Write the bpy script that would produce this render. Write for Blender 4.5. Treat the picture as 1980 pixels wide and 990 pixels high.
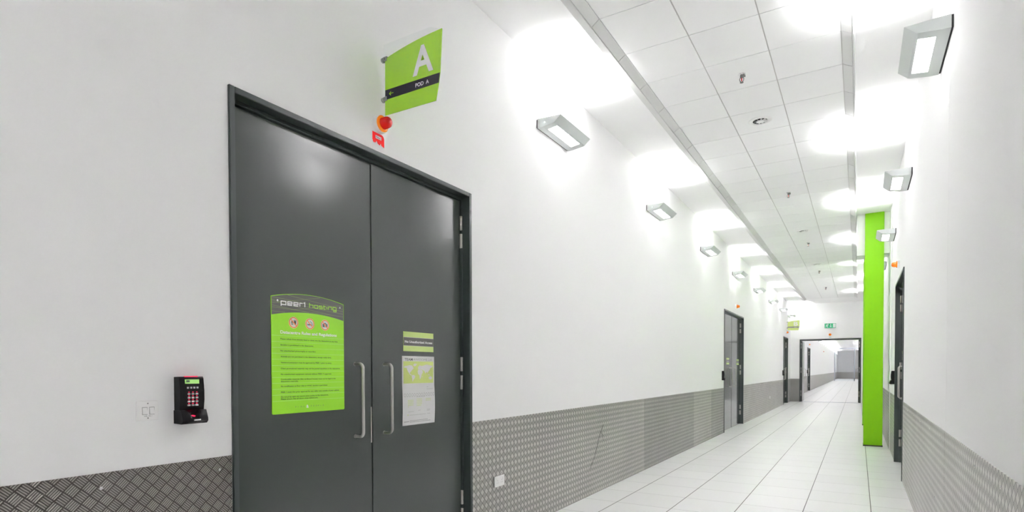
import bpy, bmesh, math
from mathutils import Vector, Matrix

for _o in list(bpy.data.objects):
    bpy.data.objects.remove(_o, do_unlink=True)
SC = bpy.context.scene
COL = SC.collection
PI = math.pi

# ------------------------------------------------------------------ camera
cam = bpy.data.cameras.new('camera')
cam.sensor_width = 36.0
cam.lens = 36.0 * 1101.12 / 1980.0
cam.shift_x = 0.0
cam.shift_y = (737.16 - 495.0) / 1980.0
cam.clip_start = 0.05
cam.clip_end = 300
camo = bpy.data.objects.new('camera', cam)
COL.objects.link(camo)
_r = Vector((0.8545228852, 0.5194057459, -0.0028826774))
_u = Vector((-0.0073713512, 0.0176762328, 0.9998165902))
_f = Vector((-0.5193614366, 0.8543449081, -0.0189334676))
camo.matrix_world = Matrix(((_r.x, _u.x, -_f.x, 2.66203), (_r.y, _u.y, -_f.y, 0.0),
                            (_r.z, _u.z, -_f.z, 1.46112), (0, 0, 0, 1)))
SC.camera = camo

# ------------------------------------------------------------------ world, exposure
wd = bpy.data.worlds.new('world')
SC.world = wd
wd.use_nodes = True
wd.node_tree.nodes['Background'].inputs[0].default_value = (0.9, 0.95, 1, 1)
wd.node_tree.nodes['Background'].inputs[1].default_value = 0.05
SC.view_settings.view_transform = 'Standard'
SC.view_settings.look = 'None'
SC.view_settings.gamma = 1.0
SC.view_settings.use_curve_mapping = False
SC.cycles.max_bounces = 20
SC.cycles.diffuse_bounces = 16
SC.view_settings.exposure = 1.60

LAMP_W = 20.0            # each wall light
LAMP_SPREAD = math.radians(92)
LAMP_COL = (1.0, 0.99, 1.0)

# ------------------------------------------------------------------ main dimensions
W = 3.165        # corridor width
HC = 4.418       # plaster ceiling
HT = 4.347       # metal tile field
DADO = 1.044
Y0, YE, YB = -8.0, 29.0, 106.0
XB = -0.20       # left wall of the hall beyond the doorway


# ------------------------------------------------------------------ materials
def mat(name, col, rough=0.5, metal=0.0, spec=0.5, emit=None, es=0.0, coat=0.0, coat_r=0.1, trans=0.0, ior=1.45):
    m = bpy.data.materials.new(name)
    m.use_nodes = True
    b = m.node_tree.nodes['Principled BSDF']
    b.inputs['Base Color'].default_value = (*col, 1)
    b.inputs['Roughness'].default_value = rough
    b.inputs['Metallic'].default_value = metal
    b.inputs['Specular IOR Level'].default_value = spec
    b.inputs['IOR'].default_value = ior
    b.inputs['Coat Weight'].default_value = coat
    b.inputs['Coat Roughness'].default_value = coat_r
    b.inputs['Transmission Weight'].default_value = trans
    if emit:
        b.inputs['Emission Color'].default_value = (*emit, 1)
        b.inputs['Emission Strength'].default_value = es
    return m


class NT:
    """tiny helper for node graphs"""
    def __init__(s, m):
        s.t = m.node_tree
        s.b = s.t.nodes['Principled BSDF']

    def n(s, typ, **kw):
        o = s.t.nodes.new(typ)
        for k, v in kw.items():
            setattr(o, k, v)
        return o

    def put(s, sock, v):
        if hasattr(v, 'is_output'):
            s.t.links.new(v, sock)
        else:
            sock.default_value = v

    def m(s, op, a, b=None, c=None):
        o = s.n('ShaderNodeMath', operation=op)
        s.put(o.inputs[0], a)
        if b is not None:
            s.put(o.inputs[1], b)
        if c is not None:
            s.put(o.inputs[2], c)
        return o.outputs[0]

    def mix(s, f, a, b):
        o = s.n('ShaderNodeMix', data_type='RGBA')
        s.put(o.inputs[0], f)
        s.put(o.inputs[6], a)
        s.put(o.inputs[7], b)
        return o.outputs[2]

    def smooth(s, x, lo, hi):
        o = s.n('ShaderNodeMapRange', interpolation_type='SMOOTHSTEP')
        s.put(o.inputs[0], x)
        o.inputs[1].default_value = lo
        o.inputs[2].default_value = hi
        o.inputs[3].default_value = 0
        o.inputs[4].default_value = 1
        return o.outputs[0]

    def pos(s):
        g = s.n('ShaderNodeNewGeometry')
        x = s.n('ShaderNodeSeparateXYZ')
        s.t.links.new(g.outputs['Position'], x.inputs[0])
        return g.outputs['Position'], x.outputs[0], x.outputs[1], x.outputs[2]

    def noise(s, vec, scale, detail=2):
        o = s.n('ShaderNodeTexNoise')
        s.t.links.new(vec, o.inputs['Vector'])
        o.inputs['Scale'].default_value = scale
        o.inputs['Detail'].default_value = detail
        return o.outputs['Fac']


def wall_material(name, col):
    m = mat(name, col, 0.6, spec=0.3)
    g = NT(m)
    p, x, y, z = g.pos()
    bp = g.n('ShaderNodeBump')
    bp.inputs['Strength'].default_value = 0.12
    bp.inputs['Distance'].default_value = 0.002
    g.put(bp.inputs['Height'], g.noise(p, 160, 2))
    g.put(g.b.inputs['Normal'], bp.outputs[0])
    return m


def plate_material(name, base, bar, rough, fill, dim):
    """five-bar aluminium tread plate, groups of five raised bars laid checkerwise at 45 degrees"""
    m = mat(name, base, rough, metal=0.85)
    g = NT(m)
    p, x, y, z = g.pos()
    a = g.m('ADD', x, y)
    k = 1.0 / (math.sqrt(2) * 0.0424)
    u = g.m('MULTIPLY', g.m('ADD', a, z), k)
    v = g.m('MULTIPLY', g.m('SUBTRACT', a, z), k)
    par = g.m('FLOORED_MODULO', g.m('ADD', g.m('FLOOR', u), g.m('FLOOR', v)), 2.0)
    lu = g.m('SUBTRACT', u, g.m('FLOOR', u))
    lv = g.m('SUBTRACT', v, g.m('FLOOR', v))
    d = g.m('SUBTRACT', lv, lu)
    across = g.m('MULTIPLY_ADD', par, d, lu)
    along = g.m('MULTIPLY_ADD', par, g.m('MULTIPLY', d, -1.0), lv)
    f5 = g.m('FRACT', g.m('MULTIPLY', across, 5.0))
    tri = g.m('ABSOLUTE', g.m('MULTIPLY', g.m('SUBTRACT', f5, 0.5), 2.0))
    ridge = g.m('SUBTRACT', 1.0, g.smooth(tri, 0.2, 0.75))
    end = g.m('SUBTRACT', 1.0, g.smooth(g.m('ABSOLUTE', g.m('SUBTRACT', along, 0.5)), 0.37, 0.475))
    side = g.m('SUBTRACT', 1.0, g.smooth(g.m('ABSOLUTE', g.m('SUBTRACT', across, 0.5)), 0.42, 0.485))
    cell = g.m('MULTIPLY', end, side)
    h = g.m('MULTIPLY', ridge, end)
    tone = g.m('MULTIPLY', cell, g.m('MULTIPLY_ADD', ridge, 1.0 - fill, fill))
    tone = g.m('MULTIPLY', tone, g.m('MULTIPLY_ADD', par, 1.0 - dim, dim))  # bars of one direction darker: slant-dependent highlight put into the colour
    big = g.noise(p, 1.3, 2)
    c = g.mix(tone, (*base, 1), (*bar, 1))
    c2 = g.mix(g.m('MULTIPLY', big, 0.5), c, g.mix(tone, (base[0] * .7, base[1] * .7, base[2] * .68, 1), (bar[0] * .8, bar[1] * .8, bar[2] * .78, 1)))
    g.put(g.b.inputs['Base Color'], c2)
    g.put(g.b.inputs['Roughness'], g.m('MULTIPLY_ADD', big, 0.2, rough - 0.1))
    bp = g.n('ShaderNodeBump')
    bp.inputs['Strength'].default_value = 1.0
    bp.inputs['Distance'].default_value = 0.0022
    g.put(bp.inputs['Height'], h)
    g.put(g.b.inputs['Normal'], bp.outputs[0])
    return m


def floor_material():
    m = mat('floor tiles', (0.78, 0.78, 0.775), 0.3, spec=0.45)
    g = NT(m)
    p, x, y, z = g.pos()

    def joint(c, off):
        t = g.m('DIVIDE', g.m('SUBTRACT', c, off), 0.6)
        return g.m('MULTIPLY', g.m('ABSOLUTE', g.m('SUBTRACT', g.m('FRACT', g.m('ADD', t, 0.5)), 0.5)), 0.6), g.m('FLOOR', t)
    dx, ix = joint(x, 0.3854)
    dy, iy = joint(y, 5.3746)
    wn = g.n('ShaderNodeTexWhiteNoise', noise_dimensions='2D')
    cb = g.n('ShaderNodeCombineXYZ')
    g.put(cb.inputs[0], ix)
    g.put(cb.inputs[1], iy)
    g.put(wn.inputs[0], cb.outputs[0])
    base = g.mix(wn.outputs[0], (0.87, 0.87, 0.867, 1), (0.90, 0.90, 0.897, 1))
    jx = g.m('SUBTRACT', 1.0, g.smooth(dx, 0.0028, 0.0052))
    jy = g.m('SUBTRACT', 1.0, g.smooth(dy, 0.0014, 0.0038))
    c = g.mix(g.m('MULTIPLY', jy, 0.9), base, (0.22, 0.21, 0.2, 1))
    c = g.mix(jx, c, (0.035, 0.03, 0.03, 1))
    g.put(g.b.inputs['Base Color'], c)
    g.put(g.b.inputs['Roughness'], g.m('MULTIPLY_ADD', g.noise(p, 2.0), 0.12, 0.26))
    return m


M = {
    'wall': wall_material('white wall paint', (0.92, 0.918, 0.92)),
    'ceil': wall_material('white ceiling paint', (0.93, 0.928, 0.93)),
    'tile': mat('white metal ceiling tile', (0.89, 0.89, 0.89), 0.7, spec=0.2),
    'seam': mat('tile seam', (0.58, 0.565, 0.55), 0.6),
    'groove': mat('shadow gap', (0.09, 0.085, 0.08), 0.8),
    'trim': mat('trim paint', (0.66, 0.66, 0.65), 0.5),
    'floor': floor_material(),
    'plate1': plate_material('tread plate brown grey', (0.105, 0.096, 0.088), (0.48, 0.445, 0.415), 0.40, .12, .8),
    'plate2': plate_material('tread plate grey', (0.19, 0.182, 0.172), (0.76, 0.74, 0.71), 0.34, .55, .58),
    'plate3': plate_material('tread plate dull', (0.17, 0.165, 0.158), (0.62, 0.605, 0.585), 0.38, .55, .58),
    'door': mat('dark grey door paint', (0.066, 0.074, 0.069), 0.15, spec=0.5),
    'shiny': mat('shiny dark grey door', (0.070, 0.078, 0.074), 0.12, spec=0.5, coat=0.25, coat_r=0.05),
    'frame': mat('dark grey frame paint', (0.048, 0.058, 0.055), 0.32, spec=0.5),
    'steel': mat('brushed steel', (0.55, 0.53, 0.50), 0.36, metal=0.9),
    'hinge': mat('hinge steel', (0.60, 0.57, 0.53), 0.38, metal=0.8),
    'lime': mat('lime green paint', (0.165, 0.43, 0.002), 0.5, spec=0.2),
    'sign': mat('sign green', (0.30, 0.56, 0.022), 0.25, coat=0.4),
    'signpale': mat('sign pale green', (0.62, 0.74, 0.24), 0.4),
    'board': mat('board green', (0.29, 0.67, 0.022), 0.35, coat=0.2),
    'line': mat('board line', (0.42, 0.74, 0.22), 0.4),
    'hdr': mat('board grey', (0.125, 0.122, 0.115), 0.35),
    'logog': mat('logo green', (0.42, 0.80, 0.06), 0.35),
    'hline': mat('board header line', (0.27, 0.34, 0.15), 0.4),
    'ntc': mat('notice green', (0.56, 0.70, 0.24), 0.4),
    'ngrey': mat('notice grey', (0.105, 0.10, 0.098), 0.4),
    'white': mat('printed white', (0.84, 0.83, 0.84), 0.5),
    'paper': mat('paper', (0.76, 0.755, 0.755), 0.7, spec=0.2),
    'pgreen': mat('poster green', (0.57, 0.66, 0.22), 0.7, spec=0.2),
    'pgrey': mat('poster grey print', (0.30, 0.30, 0.30), 0.7),
    'plight': mat('poster light print', (0.56, 0.56, 0.55), 0.7),
    'ink': mat('dark print', (0.035, 0.06, 0.02), 0.5),
    'black': mat('sign black', (0.014, 0.010, 0.018), 0.3),
    'navytext': mat('dark text', (0.08, 0.08, 0.085), 0.5),
    'orange': mat('prohibition orange', (0.85, 0.20, 0.03), 0.4),
    'pict': mat('pictogram grey', (0.06, 0.06, 0.06), 0.5),
    'pl': mat('white plastic', (0.90, 0.89, 0.885), 0.3),
    'plg': mat('grey plastic detail', (0.30, 0.29, 0.29), 0.4),
    'blackpl': mat('black plastic', (0.008, 0.007, 0.008), 0.35, spec=0.22),
    'key': mat('key plastic', (0.70, 0.72, 0.70), 0.4),
    'led': mat('red led', (0.5, 0.0, 0.02), 0.4, emit=(1.0, 0.03, 0.10), es=0.4),
    'lcd': mat('lcd', (0.18, 0.30, 0.08), 0.3, emit=(0.25, 0.5, 0.14), es=0.35),
    'lcdd': mat('lcd dark', (0.10, 0.14, 0.10), 0.3),
    'dome': mat('red beacon lens', (0.55, 0.006, 0.001), 0.2, spec=0.3, coat=0.25),
    'flange': mat('orange beacon lens', (0.90, 0.24, 0.008), 0.2, coat=0.5),
    'domeo': mat('orange beacon dome', (0.90, 0.20, 0.008), 0.2, coat=0.5),
    'red': mat('red label', (0.68, 0.010, 0.010), 0.7, spec=0.2),
    'exit': mat('exit green', (0.0, 0.31, 0.13), 0.4),
    'clamp': mat('grey clamp metal', (0.36, 0.37, 0.36), 0.25, metal=1.0),
    'chrome': mat('chrome', (0.72, 0.72, 0.72), 0.16, metal=1.0),
    'lamp': mat('grey lamp housing', (0.62, 0.65, 0.64), 0.42, spec=0.4),
    'lampin': mat('white lamp interior', (0.85, 0.85, 0.85), 0.4),
    'lampback': mat('dark lamp gap', (0.03, 0.03, 0.03), 0.7),
    'glow': mat('lit diffuser', (0.9, 0.9, 0.9), 0.5, emit=(1, 1, 1), es=3.2),
    'tube': mat('lit tube', (0.9, 0.9, 0.9), 0.5, emit=(1, 1, 0.98), es=6.0),
    'dark': mat('dark void', (0.012, 0.011, 0.011), 0.7),
    'brass': mat('sprinkler metal', (0.20, 0.20, 0.20), 0.35, metal=0.7),
    'bulb': mat('red bulb', (0.7, 0.02, 0.02), 0.2),
    'threshold': mat('blue grey threshold', (0.17, 0.18, 0.26), 0.4, metal=0.3),
    'glassframe': mat('pale blue frame', (0.42, 0.46, 0.52), 0.4),
    'scr': mat('scratch', (0.12, 0.115, 0.11), 0.6),
    'glow_green': mat('green indicator', (0.6, 0.9, 0.7), 0.4, emit=(0.7, 1.0, 0.85), es=1.5),
}
# clear acrylic and glass
def thin_glass(name, tint):
    m = bpy.data.materials.new(name)
    m.use_nodes = True
    t = m.node_tree
    t.nodes.clear()
    out = t.nodes.new('ShaderNodeOutputMaterial')
    mx = t.nodes.new('ShaderNodeMixShader')
    tr = t.nodes.new('ShaderNodeBsdfTransparent')
    gl = t.nodes.new('ShaderNodeBsdfGlossy')
    gl.inputs['Roughness'].default_value = 0.03
    tr.inputs[0].default_value = (*tint, 1)
    mx.inputs[0].default_value = 0.05
    t.links.new(tr.outputs[0], mx.inputs[1])
    t.links.new(gl.outputs[0], mx.inputs[2])
    t.links.new(mx.outputs[0], out.inputs[0])
    return m


M['acrylic'] = thin_glass('clear acrylic', (0.975, 0.985, 0.98))
M['pane'] = thin_glass('window glass', (0.97, 0.985, 1.0))


# ------------------------------------------------------------------ object helpers
def _link(name, bm, m, parent=None, at=None, smooth=False):
    """bm holds world coordinates; the object's own origin goes to `at` (or the parent's base)"""
    if isinstance(m, str):
        m = [m]
    base = Vector(at) if at is not None else Vector((0, 0, 0))
    pw = parent['_w'] if parent is not None and '_w' in parent else None
    pbase = Vector(pw) if pw is not None else Vector((0, 0, 0))
    if parent is not None and at is None:
        base = pbase
    bmesh.ops.translate(bm, verts=bm.verts, vec=-base)
    bmesh.ops.recalc_face_normals(bm, faces=bm.faces)
    me = bpy.data.meshes.new(name)
    bm.to_mesh(me)
    bm.free()
    for k in m:
        me.materials.append(M[k])
    if smooth:
        for f in me.polygons:
            f.use_smooth = True
        try:
            me.set_sharp_from_angle(angle=math.radians(38))
        except Exception:
            pass
    o = bpy.data.objects.new(name, me)
    COL.objects.link(o)
    if parent is not None:
        o.parent = parent
        o.location = base - pbase
    else:
        o.location = base
    o['_w'] = list(base)
    return o


def tag(o, label=None, cat=None, group=None, kind=None):
    if label:
        o['label'] = label
    if cat:
        o['category'] = cat
    if group:
        o['group'] = group
    if kind:
        o['kind'] = kind
    return o


def empty(name, loc, label=None, cat=None, group=None, kind=None):
    o = bpy.data.objects.new(name, None)
    COL.objects.link(o)
    o.location = loc
    o.empty_display_size = 0.05
    o['_w'] = list(loc)
    return tag(o, label, cat, group, kind)


def copy_tree(o, parent=None):
    c = o.copy()
    COL.objects.link(c)
    if parent is not None:
        c.parent = parent
    for ch in o.children:
        copy_tree(ch, c)
    return c


def box(bm, x0, x1, y0, y1, z0, z1, mi=0):
    vs = [bm.verts.new((x, y, z)) for x in (x0, x1) for y in (y0, y1) for z in (z0, z1)]
    out = []
    for q in ((0, 1, 3, 2), (4, 6, 7, 5), (0, 4, 5, 1), (2, 3, 7, 6), (0, 2, 6, 4), (1, 5, 7, 3)):
        f = bm.faces.new([vs[i] for i in q])
        f.material_index = mi
        out.append(f)
    return vs


def bbox(x0, x1, y0, y1, z0, z1, r=0.003, seg=2):
    bm = bmesh.new()
    box(bm, x0, x1, y0, y1, z0, z1)
    bmesh.ops.bevel(bm, geom=bm.edges[:], offset=r, segments=seg, affect='EDGES', profile=0.5)
    return bm


def B(*a):
    bm = bmesh.new()
    box(bm, *a)
    return bm


def frame_of(axis):
    a = Vector(axis).normalized()
    t = Vector((0, 0, 1)) if abs(a.z) < 0.9 else Vector((1, 0, 0))
    u = a.cross(t).normalized()
    v = a.cross(u).normalized()
    return a, u, v


def lathe(bm, c, axis, prof, n=28, mi=0, cap=True):
    """prof: list of (radius, distance along axis)"""
    a, u, v = frame_of(axis)
    c = Vector(c)
    rings = []
    for r, d in prof:
        if r < 1e-6:
            rings.append([bm.verts.new(c + a * d)])
        else:
            rings.append([bm.verts.new(c + a * d + (u * math.cos(2 * PI * i / n) + v * math.sin(2 * PI * i / n)) * r) for i in range(n)])
    for p, q in zip(rings[:-1], rings[1:]):
        for i in range(n):
            j = (i + 1) % n
            if len(p) == 1 and len(q) == 1:
                continue
            if len(p) == 1:
                f = bm.faces.new((p[0], q[i], q[j]))
            elif len(q) == 1:
                f = bm.faces.new((p[i], p[j], q[0]))
            else:
                f = bm.faces.new((p[i], p[j], q[j], q[i]))
            f.material_index = mi
    if cap:
        for r in (rings[0], rings[-1]):
            if len(r) > 2:
                bm.faces.new(r).material_index = mi


def tube(bm, pts, rad, n=12):
    pts = [Vector(p) for p in pts]
    rings = []
    ref = None
    for i, p in enumerate(pts):
        d = (pts[min(i + 1, len(pts) - 1)] - pts[max(i - 1, 0)]).normalized()
        if ref is None:
            _, ref, _ = frame_of(d)
        u = (ref - d * ref.dot(d)).normalized()
        v = d.cross(u)
        ref = u
        rings.append([bm.verts.new(p + (u * math.cos(2 * PI * k / n) + v * math.sin(2 * PI * k / n)) * rad) for k in range(n)])
    for p, q in zip(rings[:-1], rings[1:]):
        for k in range(n):
            bm.faces.new((p[k], p[(k + 1) % n], q[(k + 1) % n], q[k]))
    bm.faces.new(rings[0])
    bm.faces.new(rings[-1])


class Plane:
    """2-D drawing plane on a surface: origin, right and up vectors as seen by a viewer"""
    def __init__(s, o, r, u):
        s.o, s.r, s.u = Vector(o), Vector(r), Vector(u)
        s.n = s.r.cross(s.u)

    def p(s, x, y, d=0.0):
        return s.o + s.r * x + s.u * y + s.n * d


def poly(bm, pl, pts, d0, d1, mi=0):
    """extruded outline on a plane, from depth d0 to d1"""
    lo = [bm.verts.new(pl.p(x, y, d0)) for x, y in pts]
    hi = [bm.verts.new(pl.p(x, y, d1)) for x, y in pts]
    fs = [bm.faces.new(hi), bm.faces.new(list(reversed(lo)))]
    n = len(pts)
    for i in range(n):
        fs.append(bm.faces.new((lo[i], lo[(i + 1) % n], hi[(i + 1) % n], hi[i])))
    for f in fs:
        f.material_index = mi


def rect(bm, pl, x0, y0, x1, y1, d0, d1, mi=0):
    poly(bm, pl, [(x0, y0), (x1, y0), (x1, y1), (x0, y1)], d0, d1, mi)


def circle(cx, cy, r, n=24, a0=0.0, a1=2 * PI):
    full = abs(a1 - a0 - 2 * PI) < 1e-6
    k = n if full else n + 1
    return [(cx + r * math.cos(a0 + (a1 - a0) * i / n), cy + r * math.sin(a0 + (a1 - a0) * i / n)) for i in range(k)]


def ring(bm, pl, cx, cy, r0, r1, d0, d1, n=28):
    a = [[bm.verts.new(pl.p(cx + r * math.cos(2 * PI * i / n), cy + r * math.sin(2 * PI * i / n), d)) for i in range(n)]
         for r, d in ((r0, d0), (r0, d1), (r1, d1), (r1, d0))]
    for k in range(4):
        p, q = a[k], a[(k + 1) % 4]
        for i in range(n):
            bm.faces.new((p[i], p[(i + 1) % n], q[(i + 1) % n], q[i]))


def stroke(bm, pl, pts, w, d0, d1):
    """flat line of width w through 2-D points, mitred"""
    n = len(pts)
    P = [Vector((a, b)) for a, b in pts]
    L, R = [], []
    for i in range(n):
        if i == 0:
            t = (P[1] - P[0]).normalized()
            nn = Vector((-t.y, t.x))
            k = 1
        elif i == n - 1:
            t = (P[-1] - P[-2]).normalized()
            nn = Vector((-t.y, t.x))
            k = 1
        else:
            t0 = (P[i] - P[i - 1]).normalized()
            t1 = (P[i + 1] - P[i]).normalized()
            n0 = Vector((-t0.y, t0.x))
            n1 = Vector((-t1.y, t1.x))
            nn = n0 + n1
            if nn.length < 1e-4:
                nn = n0
            nn.normalize()
            k = 1 / max(0.4, nn.dot(n0))
        L.append(P[i] + nn * w * .5 * k)
        R.append(P[i] - nn * w * .5 * k)
    for i in range(n - 1):
        q = [L[i], R[i], R[i + 1], L[i + 1]]
        poly(bm, pl, [(a.x, a.y) for a in q], d0, d1)


_TC = {}


def glyphs(s, bold=0.0):
    """outline of a line of text from the built-in font: 2-D vertices, faces, width (size 1)"""
    key = (s, bold)
    if key in _TC:
        return _TC[key]
    cu = bpy.data.curves.new('t', 'FONT')
    cu.body = s
    cu.size = 1.0
    cu.offset = bold
    cu.resolution_u = 3
    o = bpy.data.objects.new('t', cu)
    COL.objects.link(o)
    bpy.context.view_layer.update()
    me = o.to_mesh()
    vs = [(v.co.x, v.co.y) for v in me.vertices]
    fs = [tuple(p.vertices) for p in me.polygons]
    o.to_mesh_clear()
    bpy.data.objects.remove(o, do_unlink=True)
    bpy.data.curves.remove(cu)
    x0 = min(v[0] for v in vs)
    vs = [(a - x0, b) for a, b in vs]
    _TC[key] = (vs, fs, max(v[0] for v in vs))
    return _TC[key]


CAP = 0.72   # cap height of the built-in font at size 1 (approx.)


def text(bm, pl, s, x, y, cap, d0, d1=None, width=None, bold=0.0, align='L', warp=None):
    vs, fs, w = glyphs(s, bold)
    sy = cap / CAP
    sx = width / w if width else sy
    ox = x - (0 if align == 'L' else w * sx / 2 if align == 'C' else w * sx)
    V = []
    for a, b in vs:
        px, py = ox + a * sx, y + b * sy
        V.append(bm.verts.new(pl.p(px, py, d0 + (warp(px, py) if warp else 0))))
    for f in fs:
        try:
            bm.faces.new([V[i] for i in f])
        except ValueError:
            pass


def wall_plane_left(x):      # viewed from +x: right = +y
    return Plane((x, 0, 0), (0, 1, 0), (0, 0, 1))


def wall_plane_right(x):     # viewed from -x: right = -y ; use negative y as abscissa
    return Plane((x, 0, 0), (0, -1, 0), (0, 0, 1))


# ------------------------------------------------------------------ the shell
def struct(name, bm, m, label=None, cat=None, **kw):
    o = _link(name, bm, m, **kw)
    return tag(o, label, cat, None, 'structure')


def wall_with_openings(bm, xa, xb, y0, y1, h, ops):
    y = y0
    for a, b, t in ops:
        box(bm, xa, xb, y, a, 0, h)
        box(bm, xa, xb, a, b, t, h)
        y = b
    box(bm, xa, xb, y, y1, 0, h)


D1 = (1.692, 3.745, 2.873)
D2 = (13.84, 16.43, 2.875)
D3 = (26.06, 27.80, 2.850)
D4 = (8.96, 10.83, 2.790)
D6 = (42.0, 44.6, 2.93)

struct('floor', B(-0.35, W + 0.2, Y0, YB, -0.1, 0), 'floor', 'white square floor tiles with dark long joints along the corridor', 'floor')
bm = bmesh.new()
wall_with_openings(bm, -0.3, 0, Y0, YE, HC, [(a + .004, b - .004, t - .004) for a, b, t in (D1, D2, D3)])
struct('wall_left', bm, 'wall', 'long white wall on the left with the dark double doors', 'wall')
bm = bmesh.new()
box(bm, W, W + .3, Y0, 4.762, 0, HC)
wall_with_openings(bm, W, W + .3, 4.766, 12.45, HC, [(D4[0] + .004, D4[1] - .004, D4[2] - .004)])
box(bm, W + .006, W + .3, 4.762, 4.766, 0, HC)
box(bm, W + .002, W + .3, 12.45, 12.462, 0, HC)
box(bm, W - .012, W + .3, 12.462, YE, 0, HC)
struct('wall_right', bm, 'wall', 'long white wall on the right with a thin vertical joint', 'wall')
bm = bmesh.new()
EX0, EX1, EZ = 0.375, 2.765, 2.835
box(bm, 0, EX0 + .004, YE, YE + .15, 0, HC)
box(bm, EX1 - .004, W - .012, YE, YE + .15, 0, HC)
box(bm, EX0 + .004, EX1 - .004, YE, YE + .15, EZ - .004, HC)
struct('wall_end', bm, 'wall', 'white end wall around the open double doorway', 'wall')
bm = bmesh.new()
wall_with_openings(bm, XB - .3, XB, YE + .15, YB, HC, [(D6[0] + .004, D6[1] - .004, D6[2] - .004)])
box(bm, XB - .3, 0, YE, YE + .15, 0, HC)
struct('wall_left.001', bm, 'wall', 'white left wall of the hall beyond the end doorway', 'wall')
struct('wall_right.001', B(W, W + .3, YE + .15, YB, 0, HC), 'wall', 'white right wall of the hall beyond the end doorway', 'wall')
struct('wall_far', B(XB - .3, W + .3, YB, YB + .2, 0, HC), 'wall', 'small white far wall seen through the end doorway', 'wall')
struct('wall_near', B(-.3, W + .3, Y0 - .2, Y0, 0, HC), 'wall', 'white wall closing the corridor behind the camera', 'wall')
struct('ceiling', B(-.55, W + .3, Y0 - .2, YB + .2, HC, HC + .2), 'ceil', 'white plaster ceiling strips beside the metal tiles', 'ceiling')

# metal tile field, three tiles wide, hung just under the plaster
TX, TP = 0.8232, 0.5637
TY, TL = 3.813, 0.6152
RY0, RY1 = TY - 19 * TL, TY + TL * 36.7
bm = bmesh.new()
k = -19
while TY + TL * k < RY1 - 0.01:
    ya, yb = TY + TL * k, min(TY + TL * (k + 1), RY1)
    for i in range(3):
        xa, xb = TX + TP * i, TX + TP * (i + 1)
        g = 0.0055 if i else 0.002
        g2 = 0.0055 if i < 2 else 0.002
        box(bm, xa + g, xb - g2, ya + .0034, yb - .0034, HT, HT + .03)
    k += 1
box(bm, TX, TX + 3 * TP, RY0, RY1, HT + .008, HC, 1)
struct('ceiling_tiles', bm, ['tile', 'seam'], 'field of white metal ceiling tiles along the middle of the corridor', 'ceiling')


def raft_edge(name, s, label):
    """profile beside the tile field: lip, deep joint, up-curved tile edge with a slot at each tile joint"""
    xe = TX if s < 0 else TX + 3 * TP
    q = lambda d: xe + s * d        # d metres outwards from the tile field
    bm = bmesh.new()

    def prism(pts, ya, yb, mi=0):
        a = [bm.verts.new((q(d), ya, z)) for d, z in pts]
        b = [bm.verts.new((q(d), yb, z)) for d, z in pts]
        bm.faces.new(a).material_index = mi
        bm.faces.new(list(reversed(b))).material_index = mi
        for i in range(len(pts)):
            j = (i + 1) % len(pts)
            bm.faces.new((a[i], a[j], b[j], b[i])).material_index = mi
    wi, wo = (.073, .137) if s < 0 else (.085, .102)
    zl = HT - .050
    prism([(wi, HC), (wi, zl + .004), (wi + .004, zl), (wo - .004, zl), (wo, zl + .004), (wo, HC)], RY0, RY1)
    k = -19
    while TY + TL * k < RY1 - .01:
        ya, yb = TY + TL * k + .004, min(TY + TL * (k + 1), RY1) - .004
        prism([(.003, HT), (.010, HT - .003), (wi - .004, zl + .006), (wi - .001, zl + .012), (wi - .001, HT + .01), (.003, HT + .01)], ya, yb)
        k += 1
    prism([(0, HT + .008), (wi, HT + .008), (wi, HC), (0, HC)], RY0, RY1, 1)
    return struct(name, bm, ['trim', 'seam'], label, 'trim')


raft_edge('trim_1', -1, 'hanging edge profile along the left side of the ceiling tiles')
raft_edge('trim_2', 1, 'hanging edge profile along the right side of the ceiling tiles')

# downstand box behind the front green pillar
bm = bbox(2.622, W - .012, 12.85, 13.35, 3.645, HC, .004)
struct('ceiling_downstand', bm, 'wall', 'white boxed downstand under the ceiling behind the front green pillar', 'ceiling')


# tread-plate dado
def screw(parent, x, y, z, sx):
    bm = bmesh.new()
    lathe(bm, (x, y, z), (sx, 0, 0), [(.0075, 0), (.0068, .002), (.004, .0035), (0, .004)], 10)
    return _link('screw', bm, 'chrome', parent, smooth=True)


def dado_left(name, y0, y1, m, label, screws=(), x=0.0, h=DADO):
    o = struct(name, B(x + .0005, x + .0045, y0, y1, 0.002, h), m, label, 'wall plate', at=(x, y0, 0))
    for (y, z) in screws:
        screw(o, x + .0045, y, z, 1)
    return o


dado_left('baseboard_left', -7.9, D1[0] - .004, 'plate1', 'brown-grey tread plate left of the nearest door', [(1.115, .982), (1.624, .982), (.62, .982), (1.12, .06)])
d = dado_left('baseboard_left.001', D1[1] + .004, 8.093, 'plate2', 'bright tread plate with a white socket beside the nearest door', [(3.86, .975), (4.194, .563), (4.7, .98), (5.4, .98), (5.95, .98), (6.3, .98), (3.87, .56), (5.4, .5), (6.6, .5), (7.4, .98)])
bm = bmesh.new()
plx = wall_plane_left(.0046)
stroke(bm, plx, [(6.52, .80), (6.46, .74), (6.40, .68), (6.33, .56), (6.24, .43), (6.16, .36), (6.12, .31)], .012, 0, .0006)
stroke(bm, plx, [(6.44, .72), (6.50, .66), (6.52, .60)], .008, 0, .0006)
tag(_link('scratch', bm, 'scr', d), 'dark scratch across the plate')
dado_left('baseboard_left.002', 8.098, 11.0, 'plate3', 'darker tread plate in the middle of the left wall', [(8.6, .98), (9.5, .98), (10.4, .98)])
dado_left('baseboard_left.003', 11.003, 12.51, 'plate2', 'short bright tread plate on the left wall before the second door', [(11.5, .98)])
dado_left('baseboard_left.004', 12.513, D2[0] - .004, 'plate3', 'tread plate ending against the second left door', [])
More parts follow.
